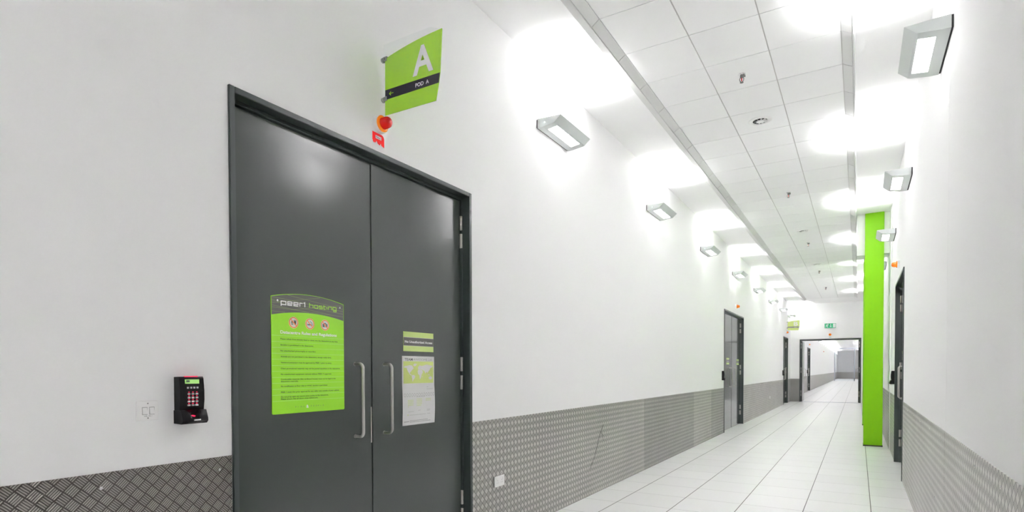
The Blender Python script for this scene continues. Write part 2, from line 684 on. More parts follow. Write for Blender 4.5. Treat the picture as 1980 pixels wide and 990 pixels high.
dado_left('baseboard_left.005', D2[1] + .004, D3[0] - .004, 'plate2', 'tread plate between the second and third left doors', [])
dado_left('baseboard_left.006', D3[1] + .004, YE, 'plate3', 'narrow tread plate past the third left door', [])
struct('baseboard_end', B(.005, EX0 - .003, YE - .0045, YE - .0005, .002, DADO), 'plate3', 'tread plate on the end wall left of the doorway', 'wall plate', at=(0, YE, 0))


def dado_right(name, y0, y1, m, label, screws=(), x=W):
    o = struct(name, B(x - .0045, x - .0005, y0, y1, 0.002, DADO), m, label, 'wall plate', at=(x, y0, 0))
    for (y, z) in screws:
        screw(o, x - .0045, y, z, -1)
    return o


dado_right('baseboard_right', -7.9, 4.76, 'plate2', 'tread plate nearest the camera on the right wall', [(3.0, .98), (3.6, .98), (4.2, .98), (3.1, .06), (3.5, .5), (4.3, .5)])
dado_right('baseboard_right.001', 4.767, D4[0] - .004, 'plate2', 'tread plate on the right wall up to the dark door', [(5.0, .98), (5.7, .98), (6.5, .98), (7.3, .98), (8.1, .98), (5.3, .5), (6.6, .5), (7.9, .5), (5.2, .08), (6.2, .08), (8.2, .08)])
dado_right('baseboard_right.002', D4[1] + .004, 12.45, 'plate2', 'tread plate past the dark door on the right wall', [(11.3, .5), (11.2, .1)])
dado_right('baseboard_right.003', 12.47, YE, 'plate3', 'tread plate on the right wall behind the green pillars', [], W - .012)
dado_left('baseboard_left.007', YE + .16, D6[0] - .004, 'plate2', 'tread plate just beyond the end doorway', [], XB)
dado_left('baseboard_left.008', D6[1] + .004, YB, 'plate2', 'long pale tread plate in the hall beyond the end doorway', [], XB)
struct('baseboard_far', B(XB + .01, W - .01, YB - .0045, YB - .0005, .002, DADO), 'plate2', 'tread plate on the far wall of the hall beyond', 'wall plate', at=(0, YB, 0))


# ------------------------------------------------------------------ double doors in a side wall
def hinge(parent, x, y, z, s):
    bm = bmesh.new()
    h = .113
    lathe(bm, (x, y, z), (0, 0, 1), [(.0095, 0), (.011, .002), (.011, .0368), (.0085, .0375), (.0085, .039), (.011, .0397), (.011, .0745), (.0085, .075), (.0085, .0765), (.011, .077), (.011, h - .002), (.0095, h)], 12)
    box(bm, x - s * .022, x, y - .0015, y + .0015, z, z + h)
    return _link('hinge', bm, 'hinge', parent, smooth=True)


def pull(parent, x0, y, z0, z1, s):
    """D-shaped pull standing off a door face at x0, towards s"""
    bm = bmesh.new()
    xo = x0 + s * .072
    pts = [(x0, y, z0)]
    r = .03
    pts.append((xo - s * r, y, z0))
    for i in range(1, 8):
        a = i / 8 * PI / 2
        pts.append((xo - s * r + s * r * math.sin(a), y, z0 + r - r * math.cos(a)))
    pts.append((xo, y, z0 + r))
    pts.append((xo, y, z1 - r))
    for i in range(1, 8):
        a = i / 8 * PI / 2
        pts.append((xo - s * r + s * r * math.cos(a), y, z1 - r + r * math.sin(a)))
    pts.append((xo - s * r, y, z1))
    pts.append((x0, y, z1))
    tube(bm, pts, .0105, 14)
    for z in (z0, z1):
        lathe(bm, (x0, y, z), (s, 0, 0), [(.0125, 0), (.0125, .002), (.0115, .003), (0, .003)], 16)
    return _link('handle', bm, 'steel', parent, smooth=True)


def side_door(name, xw, s, y0, y1, zt, label, seam=None, hz=(2.581, 2.440, 1.456, 1.310, .384, .24), handles=((-.147, .112)), hzs=(1.045, 1.505), leafm='door'):
    """s = +1: wall at xw facing +x (left wall); s = -1: right wall"""
    d = empty(name, (xw, (y0 + y1) / 2, 0), label, 'door', kind='structure')
    F = lambda v: xw + s * v
    X = lambda a, b: (min(F(a), F(b)), max(F(a), F(b)))
    fw = .031
    bm = bmesh.new()
    # architrave + lining
    for (a, b, c, e) in ((y0, y0 + fw, 0, zt), (y1 - fw, y1, 0, zt), (y0 + fw, y1 - fw, zt - fw, zt)):
        x = X(-.14, .013)
        box(bm, x[0], x[1], a, b, c, e)
    # rebate stop, stepped towards the leaf
    st = .014
    for (a, b, c, e) in ((y0 + fw, y0 + fw + st, 0, zt - fw), (y1 - fw - st, y1 - fw, 0, zt - fw), (y0 + fw + st, y1 - fw - st, zt - fw - .022, zt - fw)):
        x = X(-.14, -.052)
        box(bm, x[0], x[1], a, b, c, e)
    bmesh.ops.bevel(bm, geom=bm.edges[:], offset=.0025, segments=2, affect='EDGES')
    _link('door_frame', bm, 'frame', d)
    ya, yb, zl = y0 + fw + st + .003, y1 - fw - st - .003, zt - fw - .022 - .004
    ym = seam if seam else (ya + yb) / 2
    leaves = []
    for k, (a, b) in enumerate(((ya, ym - .003), (ym + .003, yb))):
        x = X(-.116, -.070)
        lf = _link('door_leaf', bbox(x[0], x[1], a, b, .006, zl, .002), leafm, d, at=(F(-.07), a if k == 0 else b, 0))
        leaves.append(lf)
        ye = a - .002 if k == 0 else b + .002
        for z in hz:
            hinge(lf, F(-.060), ye, z, s)
    # black void behind the meeting line and a cover bead on one leaf
    x = X(-.114, -.1)
    _link('meeting_strip', B(x[0], x[1], ym - .02, ym + .02, .006, zl), 'dark', d)
    x = X(-.069, -.0665)
    _link('meeting_bead', bbox(x[0], x[1], ym + .004, ym + .034, .01, zl - .002, .001), leafm, leaves[1])
    pull(leaves[0], F(-.07), ym + handles[0], hzs[0], hzs[1], s)
    pull(leaves[1], F(-.07), ym + handles[1], hzs[0], hzs[1], s)
    x = X(-.0705, -.0685)
    _link('lock_plate', B(x[0], x[1], ym - .012, ym - .004, .99, 1.225), 'hinge', leaves[0])
    # wall behind the leaves
    x = X(-.24, -.20)
    _link('backing', B(x[0], x[1], y0 - .05, y1 + .05, -.05, zt + .05), 'dark', d)
    return d, ym


door1, ym1 = side_door('door_1', 0, 1, *D1, 'dark grey double door nearest the camera, carrying the green rules board', seam=2.720)
door2, ym2 = side_door('door_2', 0, 1, *D2, 'shiny dark grey double door halfway down the left wall', hz=(2.6, 2.45, 1.48, 1.33, .40, .25), handles=(-.25, .22), leafm='shiny')
door3, ym3 = side_door('door_3', 0, 1, *D3, 'dark grey door farthest down the left wall, under the pale letter sign', hz=(2.55, 2.42, 1.456, 1.31, .384, .24))
door4, ym4 = side_door('door_4', W, -1, *D4, 'dark grey double door on the right wall', hz=(2.50, 2.36, 1.456, 1.31, .40, .25), handles=(-.13, .13))
door6, ym6 = side_door('door_5', XB, 1, *D6, 'dark door on the left wall beyond the end doorway', hz=(2.6, 2.45, 1.456, 1.31, .384, .24))

# open double doorway in the end wall
d5 = empty('door_6', ((EX0 + EX1) / 2, YE, 0), 'open dark grey double doorway in the end wall under the exit sign', 'door', kind='structure')
bm = bmesh.new()
for (a, b, c, e) in ((EX0, EX0 + .05, 0, EZ), (EX1 - .05, EX1, 0, EZ), (EX0 + .05, EX1 - .05, EZ - .05, EZ)):
    box(bm, a, b, YE - .013, YE + .16, c, e)
for (a, b, c, e) in ((EX0 + .05, EX0 + .075, 0, EZ - .05), (EX1 - .075, EX1 - .05, 0, EZ - .05), (EX0 + .075, EX1 - .075, EZ - .075, EZ - .05)):
    box(bm, a, b, YE + .03, YE + .09, c, e)
bmesh.ops.bevel(bm, geom=bm.edges[:], offset=.003, segments=1, affect='EDGES')
_link('door_frame', bm, 'frame', d5)
for k, (hx, s) in enumerate(((EX0 + .078, 1), (EX1 - .078, -1))):
    x = (hx - .022, hx + .022)
    lf = _link('door_leaf', bbox(x[0], x[1], YE + .17, YE + 1.28, .006, EZ - .08, .002), 'door', d5, at=(hx, YE + .17, 0))
    for z in (2.56, 2.42, 1.45, 1.31, .4, .26):
        bm = bmesh.new()
        lathe(bm, (hx - s * .02, YE + .022, z), (0, 0, 1), [(.013, 0), (.013, .113)], 10)
        _link('hinge', bm, 'hinge', lf, smooth=True)
    bm = bmesh.new()
    xo = hx + s * .095
    tube(bm, [(hx + s * .022, YE + 1.1, 1.05), (xo, YE + 1.1, 1.06), (xo, YE + 1.1, 1.49), (hx + s * .022, YE + 1.1, 1.5)], .0105, 10)
    _link('handle', bm, 'steel', lf, smooth=True)
struct('trim_3', bbox(EX0 + .05, EX1 - .05, YE - .04, YE + .05, 0, .006, .002), 'threshold', 'blue-grey threshold strip under the end doorway', 'threshold')

# glazed screen far down the hall beyond
GY = 84.0
g = empty('window_1', (1.5, GY, 0), 'pale framed glazed screen across the hall beyond the doorway', 'glass screen', kind='structure')
bm = bmesh.new()
box(bm, .02, .12, GY, GY + .1, 0, 4.2)
box(bm, .12, W, GY, GY + .1, 4.08, 4.2)
box(bm, 2.2, 2.3, GY, GY + .1, 0, 4.08)
_link('window_frame', bm, 'glassframe', g)
_link('window_pane', B(.12, 2.2, GY + .04, GY + .05, 0, 4.08), 'pane', g)

# ------------------------------------------------------------------ green pillars
def pillar(y, x0, label):
    o = _link('pillar', bbox(x0, x0 + .306, y, y + .32, 0, HC, .004), 'lime', at=(x0 + .153, y + .16, 0))
    bm = bmesh.new()
    box(bm, x0 - .006, x0 + .312, y - .006, y + .326, 0, .022)
    _link('base_strip', bm, 'black', o)
    return tag(o, label, 'pillar', 'green pillars along the right side')


pillar(12.78, 2.755, 'lime green square pillar in front, standing before the boxed downstand')
pillar(17.5, 2.765, 'lime green pillar mostly hidden directly behind the front one')
pillar(66.0, 2.70, 'small lime green pillar seen through the end doorway')


# ------------------------------------------------------------------ wall lights
LL, LH = 0.684, 0.087           # length and height of the housing


def make_wall_light(at):
    x0, y0, z0 = at
    o = empty('wall_light', at)
    # lower shell: profile swept along the wall
    prof = [(.262, .076), (.2, .022), (.185, .0165), (.08, .003), (.065, .0015), (.012, .0)]
    bm = bmesh.new()
    a = [bm.verts.new((x0 + d, y0 - LL / 2, z0 + z)) for d, z in prof]
    b = [bm.verts.new((x0 + d, y0 + LL / 2, z0 + z)) for d, z in prof]
    for i in range(len(prof) - 1):
        bm.faces.new((a[i], a[i + 1], b[i + 1], b[i]))
    # end caps
    cap = prof + [(.012, LH)]
    for yy in (y0 - LL / 2, y0 + LL / 2):
        bm.faces.new([bm.verts.new((x0 + d, yy, z0 + z)) for d, z in cap])
    bmesh.ops.remove_doubles(bm, verts=bm.verts, dist=1e-5)
    bmesh.ops.recalc_face_normals(bm, faces=bm.faces)
    bmesh.ops.solidify(bm, geom=bm.faces[:], thickness=.003)
    _link('housing', bm, 'lamp', o)
    _link('back_plate', B(x0, x0 + .012, y0 - LL / 2 + .004, y0 + LL / 2 - .004, z0 + .004, z0 + LH - .004), 'lampback', o)  # plate coloured near black to give the dark gap at the wall
    # frosted window in the sloping underside
    nx, nz = (.0165 - .003), -(.185 - .08)
    l = math.hypot(nx, nz)
    nx, nz = nx / l, nz / l
    p0, p1 = (.084, .0035), (.181, .016)
    bm = bmesh.new()
    vs = []
    for yy in (y0 - .255, y0 + .255):
        for (px, pz) in (p0, p1):
            for t in (-.004, .0015):
                vs.append(bm.verts.new((x0 + px + nx * t, yy, z0 + pz + nz * t)))
    for q in ((0, 1, 3, 2), (4, 6, 7, 5), (0, 4, 5, 1), (2, 3, 7, 6), (0, 2, 6, 4), (1, 5, 7, 3)):
        bm.faces.new([vs[i] for i in q])
    tag(_link('diffuser', bm, 'glow', o), 'glowing white window in the underside')
    bm = bmesh.new()
    lathe(bm, (x0 + .12, y0 - .28, z0 + .05), (0, 1, 0), [(.008, 0), (.008, .56)], 10)
    _link('lamp_tube', bm, 'tube', o, smooth=True)
    bm = bmesh.new()
    lathe(bm, (x0 + .09, y0 - LL / 2, z0 + .038), (0, -1, 0), [(.006, 0), (.006, .002), (0, .003)], 10)
    _link('status_led', bm, 'glow_green', o, smooth=True)  # lit status dot on one end cap
    L = bpy.data.lights.new('wall_light_lamp', 'AREA')
    L.shape = 'RECTANGLE'
    L.size = .10
    L.size_y = .58
    L.energy = LAMP_W
    L.color = LAMP_COL
    L.spread = LAMP_SPREAD
    lo = bpy.data.objects.new('lamp', L)
    COL.objects.link(lo)
    lo.parent = o
    lo.location = (.088, 0, .06)
    lo.rotation_euler = (PI, math.radians(12), 0)
    return o


ORD = ['nearest', 'second', 'third', 'fourth', 'fifth', 'sixth', 'seventh', 'eighth']
LY0, LSP = 5.185, 3.318
proto = make_wall_light((0, LY0, 3.788))
GL = 'wedge wall lights along the left wall'
tag(proto, 'grey wedge wall light on the left wall, largest and nearest the camera', 'wall light', GL)
for k in range(1, 8):
    c = copy_tree(proto)
    c.location = (0, LY0 + (3.282 if k > 5 else LSP) * k, 3.788)
    tag(c, '%s grey wedge wall light from the camera along the left wall' % ORD[k], 'wall light', GL)
GR = 'wedge wall lights along the right wall'
for k, y in enumerate((4.925, 8.12, 11.33, 14.6, 17.8, 21.1, 24.3)):
    c = copy_tree(proto)
    c.location = (W if y < 12 else W - .012, y, 3.635)
    c.rotation_euler = (0, 0, PI)
    lab = ('large grey wedge wall light at the top of the right wall, nearest the camera',
           'middle-sized grey wedge wall light on the right wall, second from the camera',
           'small grey wedge wall light on the right wall before the green pillar')[k] if k < 3 else \
        'grey wedge wall light on the right wall hidden behind the green pillars'
    tag(c, lab, 'wall light', GR)
for k in range(2, 4):  # unseen lights behind the camera, placed for the brightness of the near walls
    for x, z, r in ((0, 3.788, 0), (W, 3.635, PI)):
        c = copy_tree(proto)
        c.location = (x, LY0 - LSP * k - .9, z)
        c.rotation_euler = (0, 0, r)
        tag(c, 'unseen grey wedge wall light on the wall behind the camera', 'wall light', 'unseen wedge wall lights behind the camera')
for k in range(22):
    y = 31.0 + LSP * k
    c = copy_tree(proto)
    c.location = (XB, y, 3.788)
    tag(c, 'tiny grey wedge wall light in the left row beyond the end doorway', 'wall light', 'wedge wall lights in the hall beyond')
    if k % 2 == 0:
        c = copy_tree(proto)
        c.location = (W, y, 3.788)
        c.rotation_euler = (0, 0, PI)
        tag(c, 'tiny grey wedge wall light in the right row beyond the end doorway', 'wall light', 'right row of wedge wall lights in the hall beyond')


# ------------------------------------------------------------------ beacons
def make_beacon(at, axis, dome, name='warning_beacon'):
    o = empty(name, at)
    bm = bmesh.new()
    lathe(bm, at, axis, [(.058, 0), (.058, .022), (.054, .030), (.0, .030)], 32)
    _link('base', bm, 'pl', o, smooth=True)
    bm = bmesh.new()
    lathe(bm, at, axis, [(.0, .030), (.051, .030), (.052, .034), (.047, .040), (.040, .042), (.0, .042)], 32)
    _link('lens_flange', bm, 'flange', o, smooth=True)
    bm = bmesh.new()
    lathe(bm, at, axis, [(.0, .042), (.037, .042), (.036, .070), (.033, .084), (.026, .094), (.014, .100), (0, .1015)], 32)
    _link('lens_dome', bm, dome, o, smooth=True)
    return o


GB = 'warning beacons over the doors'
b1 = make_beacon((0, 2.731, 3.052), (1, 0, 0), 'dome')
tag(b1, 'red dome warning beacon on the wall above the nearest door', 'beacon', GB)
b2 = make_beacon((0, 15.28, 3.06), (1, 0, 0), 'domeo')
tag(b2, 'orange warning beacon above the shiny second left door', 'beacon', GB)
for loc, rz, lab in (((0, 27.05, 3.06), 0, 'tiny orange warning beacon above the third left door, under the pale sign'),
                     ((W, 10.0, 2.985), PI, 'orange warning beacon above the dark door on the right wall'),
                     ((1.582, YE, 3.012), -PI / 2, 'orange warning beacon above the open end doorway'),
                     ((XB, 43.2, 3.14), 0, 'tiny orange beacon above the door beyond the end doorway')):
    c = copy_tree(b2)
    c.location = loc
    c.rotation_euler = (0, 0, rz)
    tag(c, lab, 'beacon', GB)
c = copy_tree(b1)
c.location = (XB, 61.5, 3.16)
tag(c, 'small red sounder on the left wall beyond the end doorway', 'beacon', GB)

# labels below the beacons
P0 = wall_plane_left(0)
o = empty('asset_label', (0, 2.724, 2.955), 'torn red label with a white tag under the red beacon', 'label')
bm = bmesh.new()
pts = [(2.671, 2.994), (2.745, 2.9935)] + circle(2.7515, 2.969, .025, 6, PI / 2, 0) + \
      [(2.7765, 2.917), (2.768, 2.919), (2.751, 2.924), (2.745, 2.938), (2.738, 2.922), (2.729, 2.924), (2.717, 2.928), (2.707, 2.944), (2.699, 2.929), (2.684, 2.926), (2.674, 2.931), (2.676, 2.937), (2.671, 2.942)]
poly(bm, P0, pts, 0.0003, .0011)
_link('label_sheet', bm, 'red', o)
bm = bmesh.new()
rect(bm, P0, 2.698, 2.957, 2.750, 2.977, .0011, .0017)
t = _link('tag_plate', bm, 'white', o)
bm = bmesh.new()
text(bm, P0, 'PA8.A1', 2.7235, 2.961, .011, .0020, width=.040, bold=.01, align='C')
_link('lettering', bm, 'navytext', t)
bm = bmesh.new()
PE = Plane((0, YE, 0), (1, 0, 0), (0, 0, 1))
rect(bm, PE, 1.548, 2.875, 1.618, 2.935, .0003, .001)
o = _link('asset_label', bm, 'exit', at=(1.583, YE, 2.905))
tag(o, 'small green-edged label under the beacon on the end wall', 'label')
bm = bmesh.new()
rect(bm, PE, 1.556, 2.883, 1.610, 2.927, .001, .0016)
_link('label_field', bm, 'white', o)


# ------------------------------------------------------------------ projecting letter signs
def letter_sign(y, letter, words, label, sheet, band, lcol, dz=0.0, dx=0.0, arrow=True):
    o = empty('letter_sign', (0, y, 3.35 + dz), label, 'sign', 'projecting letter signs')
    pl = Plane((dx, y, dz), (1, 0, 0), (0, 0, 1))      # seen from the camera side, n = -y
    bm = bmesh.new()
    poly(bm, pl, [(.004, 3.123), (.440, 3.116), (.492, 3.535), (.392, 3.578), (.004, 3.583)], -.018, -.013)
    _link('clear_sheet', bm, 'acrylic', o)

    def edge(t):
        P = [(.446, 3.111), (.470, 3.213), (.480, 3.272), (.496, 3.532)]
        return P
    # arched top of the printed sheet
    top = []
    for i in range(13):
        t = i / 12
        x = .496 + (.030 - .496) * t
        z = 3.532 + (3.480 - 3.532) * t + .012 * 4 * t * (1 - t)
        top.append((x, z))
    bm = bmesh.new()
    poly(bm, pl, [(.027, 3.117), (.446, 3.111), (.470, 3.213), (.480, 3.272)] + top, -.004, 0)
    sh = _link('printed_sheet', bm, sheet, o)
    bm = bmesh.new()
    poly(bm, pl, [(.029, 3.216), (.4695, 3.213), (.4795, 3.272), (.030, 3.278)], 0.0002, .0008)
    bd = _link('black_band', bm, band, sh)
    bm = bmesh.new()
    text(bm, pl, letter, .345, 3.308, .172, .0008, width=.165, bold=.028, align='C')
    _link('letter', bm, lcol, sh)
    bm = bmesh.new()
    text(bm, pl, words, .285, 3.231, .024, .0014, width=.108 if len(words) < 7 else .16, bold=.022)
    _link('lettering', bm, 'white', sh)
    if arrow:
        bm = bmesh.new()
        stroke(bm, pl, [(.100, 3.2465), (.066, 3.2470)], .0045, .0008, .0014)
        stroke(bm, pl, [(.080, 3.2585), (.066, 3.2470), (.079, 3.2355)], .0045, .0008, .0014)
        _link('arrow', bm, sheet, sh)
    for z in (3.478, 3.222):
        bm = bmesh.new()
        lathe(bm, (0, y + .006, z + dz), (1, 0, 0), [(.0155, 0), (.0155, .012), (.013, .014), (.013, .03), (.0, .03)], 18)
        box(bm, .016, .046 + dx, y - .004, y + .024, z + dz - .014, z + dz + .014)
        _link('clamp', bm, 'clamp', o, smooth=True)
    return o


letter_sign(2.76, 'A', 'POD  A', 'green projecting sign with a white letter A above the nearest door', 'sign', 'black', 'white')
letter_sign(27.3, 'B', 'POD  B', 'pale green projecting sign with a letter B by the end wall', 'signpale', 'pgrey', 'white', dz=.045, dx=.01)


# ------------------------------------------------------------------ rules board on the nearest door
LX = -.070
PB = wall_plane_left(LX)
bo = empty('rules_board', (LX, 2.2265, 1.55), 'large green rules board with a dark arched header on the nearest door', 'sign')


def arc(y0, y1, zs, zm, n=20):
    return [(y0 + (y1 - y0) * i / n, zs + (zm - zs) * (1 - (2 * i / n - 1) ** 2)) for i in range(n + 1)]


bm = bmesh.new()
yl, yr, zb = 1.970, 2.4815, 1.223
low = [(yl, zb + .008)] + circle(yl + .008, zb + .008, .008, 5, PI, 1.5 * PI) + circle(yr - .008, zb + .008, .008, 5, 1.5 * PI, 2 * PI)
poly(bm, PB, low + list(reversed(arc(yl, yr, 1.872, 1.902))), .0005, .0035)
bd = _link('board_sheet', bm, 'board', bo)
bm = bmesh.new()
poly(bm, PB, arc(yl + .003, yr - .003, 1.770, 1.797) + list(reversed(arc(yl + .003, yr - .003, 1.869, 1.8995))), .0035, .0040)
hd = _link('header', bm, 'hdr', bo)


def zlo(y):
    t = (y - yl) / (yr - yl)
    return 1.770 + .027 * (1 - (2 * t - 1) ** 2) + .0015


def zhi(y):
    t = (y - yl) / (yr - yl)
    return 1.869 + .0305 * (1 - (2 * t - 1) ** 2) - .0015


bm = bmesh.new()
for (ya, za, yb, zb2) in ((1.975, 1.868, 2.475, 1.828), (1.975, 1.835, 2.30, 1.893), (1.975, 1.812, 2.475, 1.795), (1.975, 1.850, 2.475, 1.812),
                          (2.06, 1.888, 2.475, 1.842), (1.975, 1.822, 2.22, 1.800), (2.10, 1.806, 2.475, 1.865), (1.975, 1.790, 2.475, 1.786), (2.0, 1.840, 2.40, 1.797)):
    n = 24
    pts = []
    for i in range(n + 1):
        y = ya + (yb - ya) * i / n
        z = za + (zb2 - za) * i / n
        if zlo(y) < z < zhi(y):
            pts.append((y, z))
        elif len(pts) > 1:
            break
        else:
            pts = []
    if len(pts) > 1:
        stroke(bm, PB, pts, .0016, .0040, .0042)
_link('header_lines', bm, 'hline', hd)

# logo lettering, square-built strokes
GLY = {
    'p': (1.0, [[(0, -.32), (0, 1)], [(0, .93), (.92, .93), (.92, .07), (0, .07)]]),
    'e': (1.0, [[(.95, .07), (.08, .07), (.08, .93), (.92, .93), (.92, .46), (.08, .46)]]),
    'r': (.62, [[(.08, 0), (.08, .93), (.66, .93)]]),
    '1': (.42, [[(.0, .98), (.28, 1.18), (.28, 0)]]),
    'h': (1.0, [[(.06, 0), (.06, 1.42)], [(.06, .88), (.92, .88), (.92, 0)]]),
    'o': (1.0, [[(.06, .06), (.92, .06), (.92, .9), (.06, .9), (.06, .06)]]),
    's': (.92, [[(.04, .06), (.86, .06), (.86, .48), (.06, .48), (.06, .9), (.84, .9)]]),
    't': (.58, [[(.10, 1.22), (.10, .06), (.56, .06)], [(-.06, .9), (.56, .9)]]),
    'i': (.22, [[(.1, 0), (.1, .95)]]),
    'n': (1.0, [[(.06, 0), (.06, .9), (.92, .9), (.92, 0)]]),
    'g': (1.0, [[(.92, .06), (.06, .06), (.06, .9), (.92, .9), (.92, -.36), (.10, -.36)]]),
}


def logo(bm, pl, s, x0, x1, z0, h, w, d):
    gap = .2
    tot = sum(GLY[c][0] + gap for c in s) - gap
    k = (x1 - x0) / tot
    x = x0
    for c in s:
        adv, st = GLY[c]
        for pts in st:
            stroke(bm, pl, [(x + a * k, z0 + b * h) for a, b in pts], w, d, d + .0003)
        x += (adv + gap) * k


bm = bmesh.new()
logo(bm, PB, 'peer1', 2.033, 2.196, 1.829, .0215, .0056, .0043)
_link('logo_white', bm, 'white', hd)
bm = bmesh.new()
logo(bm, PB, 'hosting', 2.222, 2.424, 1.829, .0195, .0042, .0043)
_link('logo_green', bm, 'logog', hd)
for y, z in ((2.009, 1.850), (2.449, 1.849)):
    bm = bmesh.new()
    lathe(bm, (LX + .004, y, z), (1, 0, 0), [(.0065, 0), (.006, .003), (.003, .005), (0, .0055)], 14)
    _link('fixing_screw', bm, 'chrome', bo, smooth=True)

SEPS = (1.658, 1.624, 1.591, 1.559, 1.5265, 1.492, 1.460, 1.426, 1.394, 1.361, 1.329, 1.295)
bm = bmesh.new()
for z in SEPS:
    rect(bm, PB, yl + .002, z - .0008, yr - .002, z + .0008, .0035, .0038)
_link('rule_lines', bm, 'line', bd)
bm = bmesh.new()
text(bm, PB, 'Datacentre Rules and Regulations', 2.027, 1.670, .0172, .0038, width=.397, bold=.03)
_link('heading', bm, 'white', bd)
RULES = [('Please refrain from bringing food or drink into the datacentre at any time.', 1.636, 2.433),
         ('Smoking is prohibited in the datacentre.', 1.603, 2.250),
         ('No unauthorised photography or recording.', 1.5705, 2.267),
         ('Animals are not permitted in the datacentre, except guide dogs.', 1.538, 2.381),
         ('Vendors/contractors must be approved by PEER 1 prior to entry.', 1.505, 2.384),
         ('Client promotional materials may not be posted anywhere in the datacentre.', 1.472, 2.450),
         ("No unauthorised equipment removal without PEER 1's approval.", 1.440, 2.382),
         ('Combustible materials (like cardboard boxes) must not be kept in the', 1.4115, 2.413),
         ('datacentre overnight.', 1.400, 2.142),
         ('No modification to floor tiles or HVAC ducting is permitted.', 1.373, 2.351),
         ('PEER 1 must give prior approval for any cable runs outside of your cabinet.', 1.340, 2.442),
         ('Do not prop open any secure entry points to the datacentre.', 1.314, 2.357),
         ('Please ensure that all doors close behind you.', 1.3015, 2.279)]
bm = bmesh.new()
for s, z, y1 in RULES:
    text(bm, PB, s, 2.027, z, .0082, .0038, width=y1 - 2.027, bold=.018)
_link('rules_lettering', bm, 'ink', bd)
bm = bmesh.new()
for i, ch in enumerate('PING'):
    text(bm, PB, ch, 2.121 + i * .018, 1.2535, .0085, .0038)
for i, ch in enumerate('PEOPLE'):
    text(bm, PB, ch, 2.228 + i * .0175, 1.2535, .0085, .0038)
_link('footer_lettering', bm, 'hdr', bd)
bm = bmesh.new()
text(bm, PB, '&', 2.204, 1.2485, .018, .0038, bold=.02, align='C')
_link('ampersand', bm, 'white', bd)


def prohibition(cy, cz, kind):
    bm = bmesh.new()
    poly(bm, PB, circle(cy, cz, .0325, 32), .0035, .0039)
    disc = _link('prohibition_disc', bm, 'white', bd)
    bm = bmesh.new()
    if kind == 0:   # food and drink
        poly(bm, PB, [(cy + .004, cz - .011), (cy + .015, cz - .011), (cy + .018, cz + .010), (cy + .001, cz + .010)], .0039, .0041)
        rect(bm, PB, cy - .001, cz + .011, cy + .020, cz + .0135, .0039, .0041)
        stroke(bm, PB, [(cy + .009, cz + .013), (cy + .011, cz + .021)], .0016, .0039, .0041)
        for a in (-.0075, -.003):
            rect(bm, PB, cy - .017, cz + a - .0012, cy - .002, cz + a + .0012, .0039, .0041)
        poly(bm, PB, [(cy - .017, cz)] + circle(cy - .0095, cz, .0078, 8, PI, 0), .0039, .0041)
        poly(bm, PB, [(cy - .017, cz - .010), (cy - .014, cz - .0125), (cy - .005, cz - .0125), (cy - .002, cz - .010)], .0039, .0041)
    elif kind == 1:  # cigarette
        rect(bm, PB, cy - .018, cz - .008, cy + .009, cz - .0025, .0039, .0041)
        rect(bm, PB, cy + .0105, cz - .008, cy + .0145, cz - .0025, .0039, .0041)
        rect(bm, PB, cy + .016, cz - .008, cy + .019, cz - .0025, .0039, .0041)
        stroke(bm, PB, [(cy + .016, cz), (cy + .015, cz + .006), (cy + .008, cz + .007), (cy + .006, cz + .013), (cy - .001, cz + .015)], .0022, .0039, .0041)
    else:           # camera
        rect(bm, PB, cy - .018, cz - .012, cy + .018, cz + .007, .0039, .0041)
        poly(bm, PB, [(cy - .008, cz + .007), (cy + .008, cz + .007), (cy + .005, cz + .0125), (cy - .005, cz + .0125)], .0039, .0041)
        ring(bm, PB, cy, cz - .002, .0060, .0085, .0041, .0043)
    _link('pictogram', bm, 'pict', disc)
    if kind == 2:
        bm = bmesh.new()
        ring(bm, PB, cy, cz - .002, .0055, .0078, .0042, .0044)
        _link('lens_ring', bm, 'white', disc)
    bm = bmesh.new()
    ring(bm, PB, cy, cz, .0255, .0310, .0040, .0045, 36)
    a = PI * .75
    stroke(bm, PB, [(cy + .028 * math.cos(a), cz + .028 * math.sin(a)), (cy - .028 * math.cos(a), cz - .028 * math.sin(a))], .0048, .0040, .0046)
    _link('ban_ring', bm, 'orange', disc)


for i, y in enumerate((2.114, 2.226, 2.336)):
    prohibition(y, 1.735, i)


# ------------------------------------------------------------------ small access notices
def notice(pl, x0, x1, z0, z1, at, label, lettered=True):
    o = empty('access_notice', at, label, 'sign', 'small green access notices on doors')
    h = z1 - z0
    bm = bmesh.new()
    rect(bm, pl, x0, z0, x1, z1, .0004, .0022)
    sh = _link('notice_sheet', bm, 'ntc', o)
    bm = bmesh.new()
    rect(bm, pl, x0 + .002, z0 + h * .29, x1 - .001, z0 + h * .71, .0022, .0027)
    bnd = _link('grey_band', bm, 'ngrey', sh)
    bm = bmesh.new()
    for z in (z0 + h * .28, z0 + h * .712):
        rect(bm, pl, x0 + .001, z, x1 - .001, z + h * .012, .0022, .0026)
    _link('white_rule', bm, 'white', sh)
    bm = bmesh.new()
    text(bm, pl, 'No Unauthorized Access', (x0 + x1) / 2, z0 + h * .435, h * .12, .0030, width=(x1 - x0) * .915, bold=.028, align='C')
    _link('lettering', bm, 'white', sh)
    return o


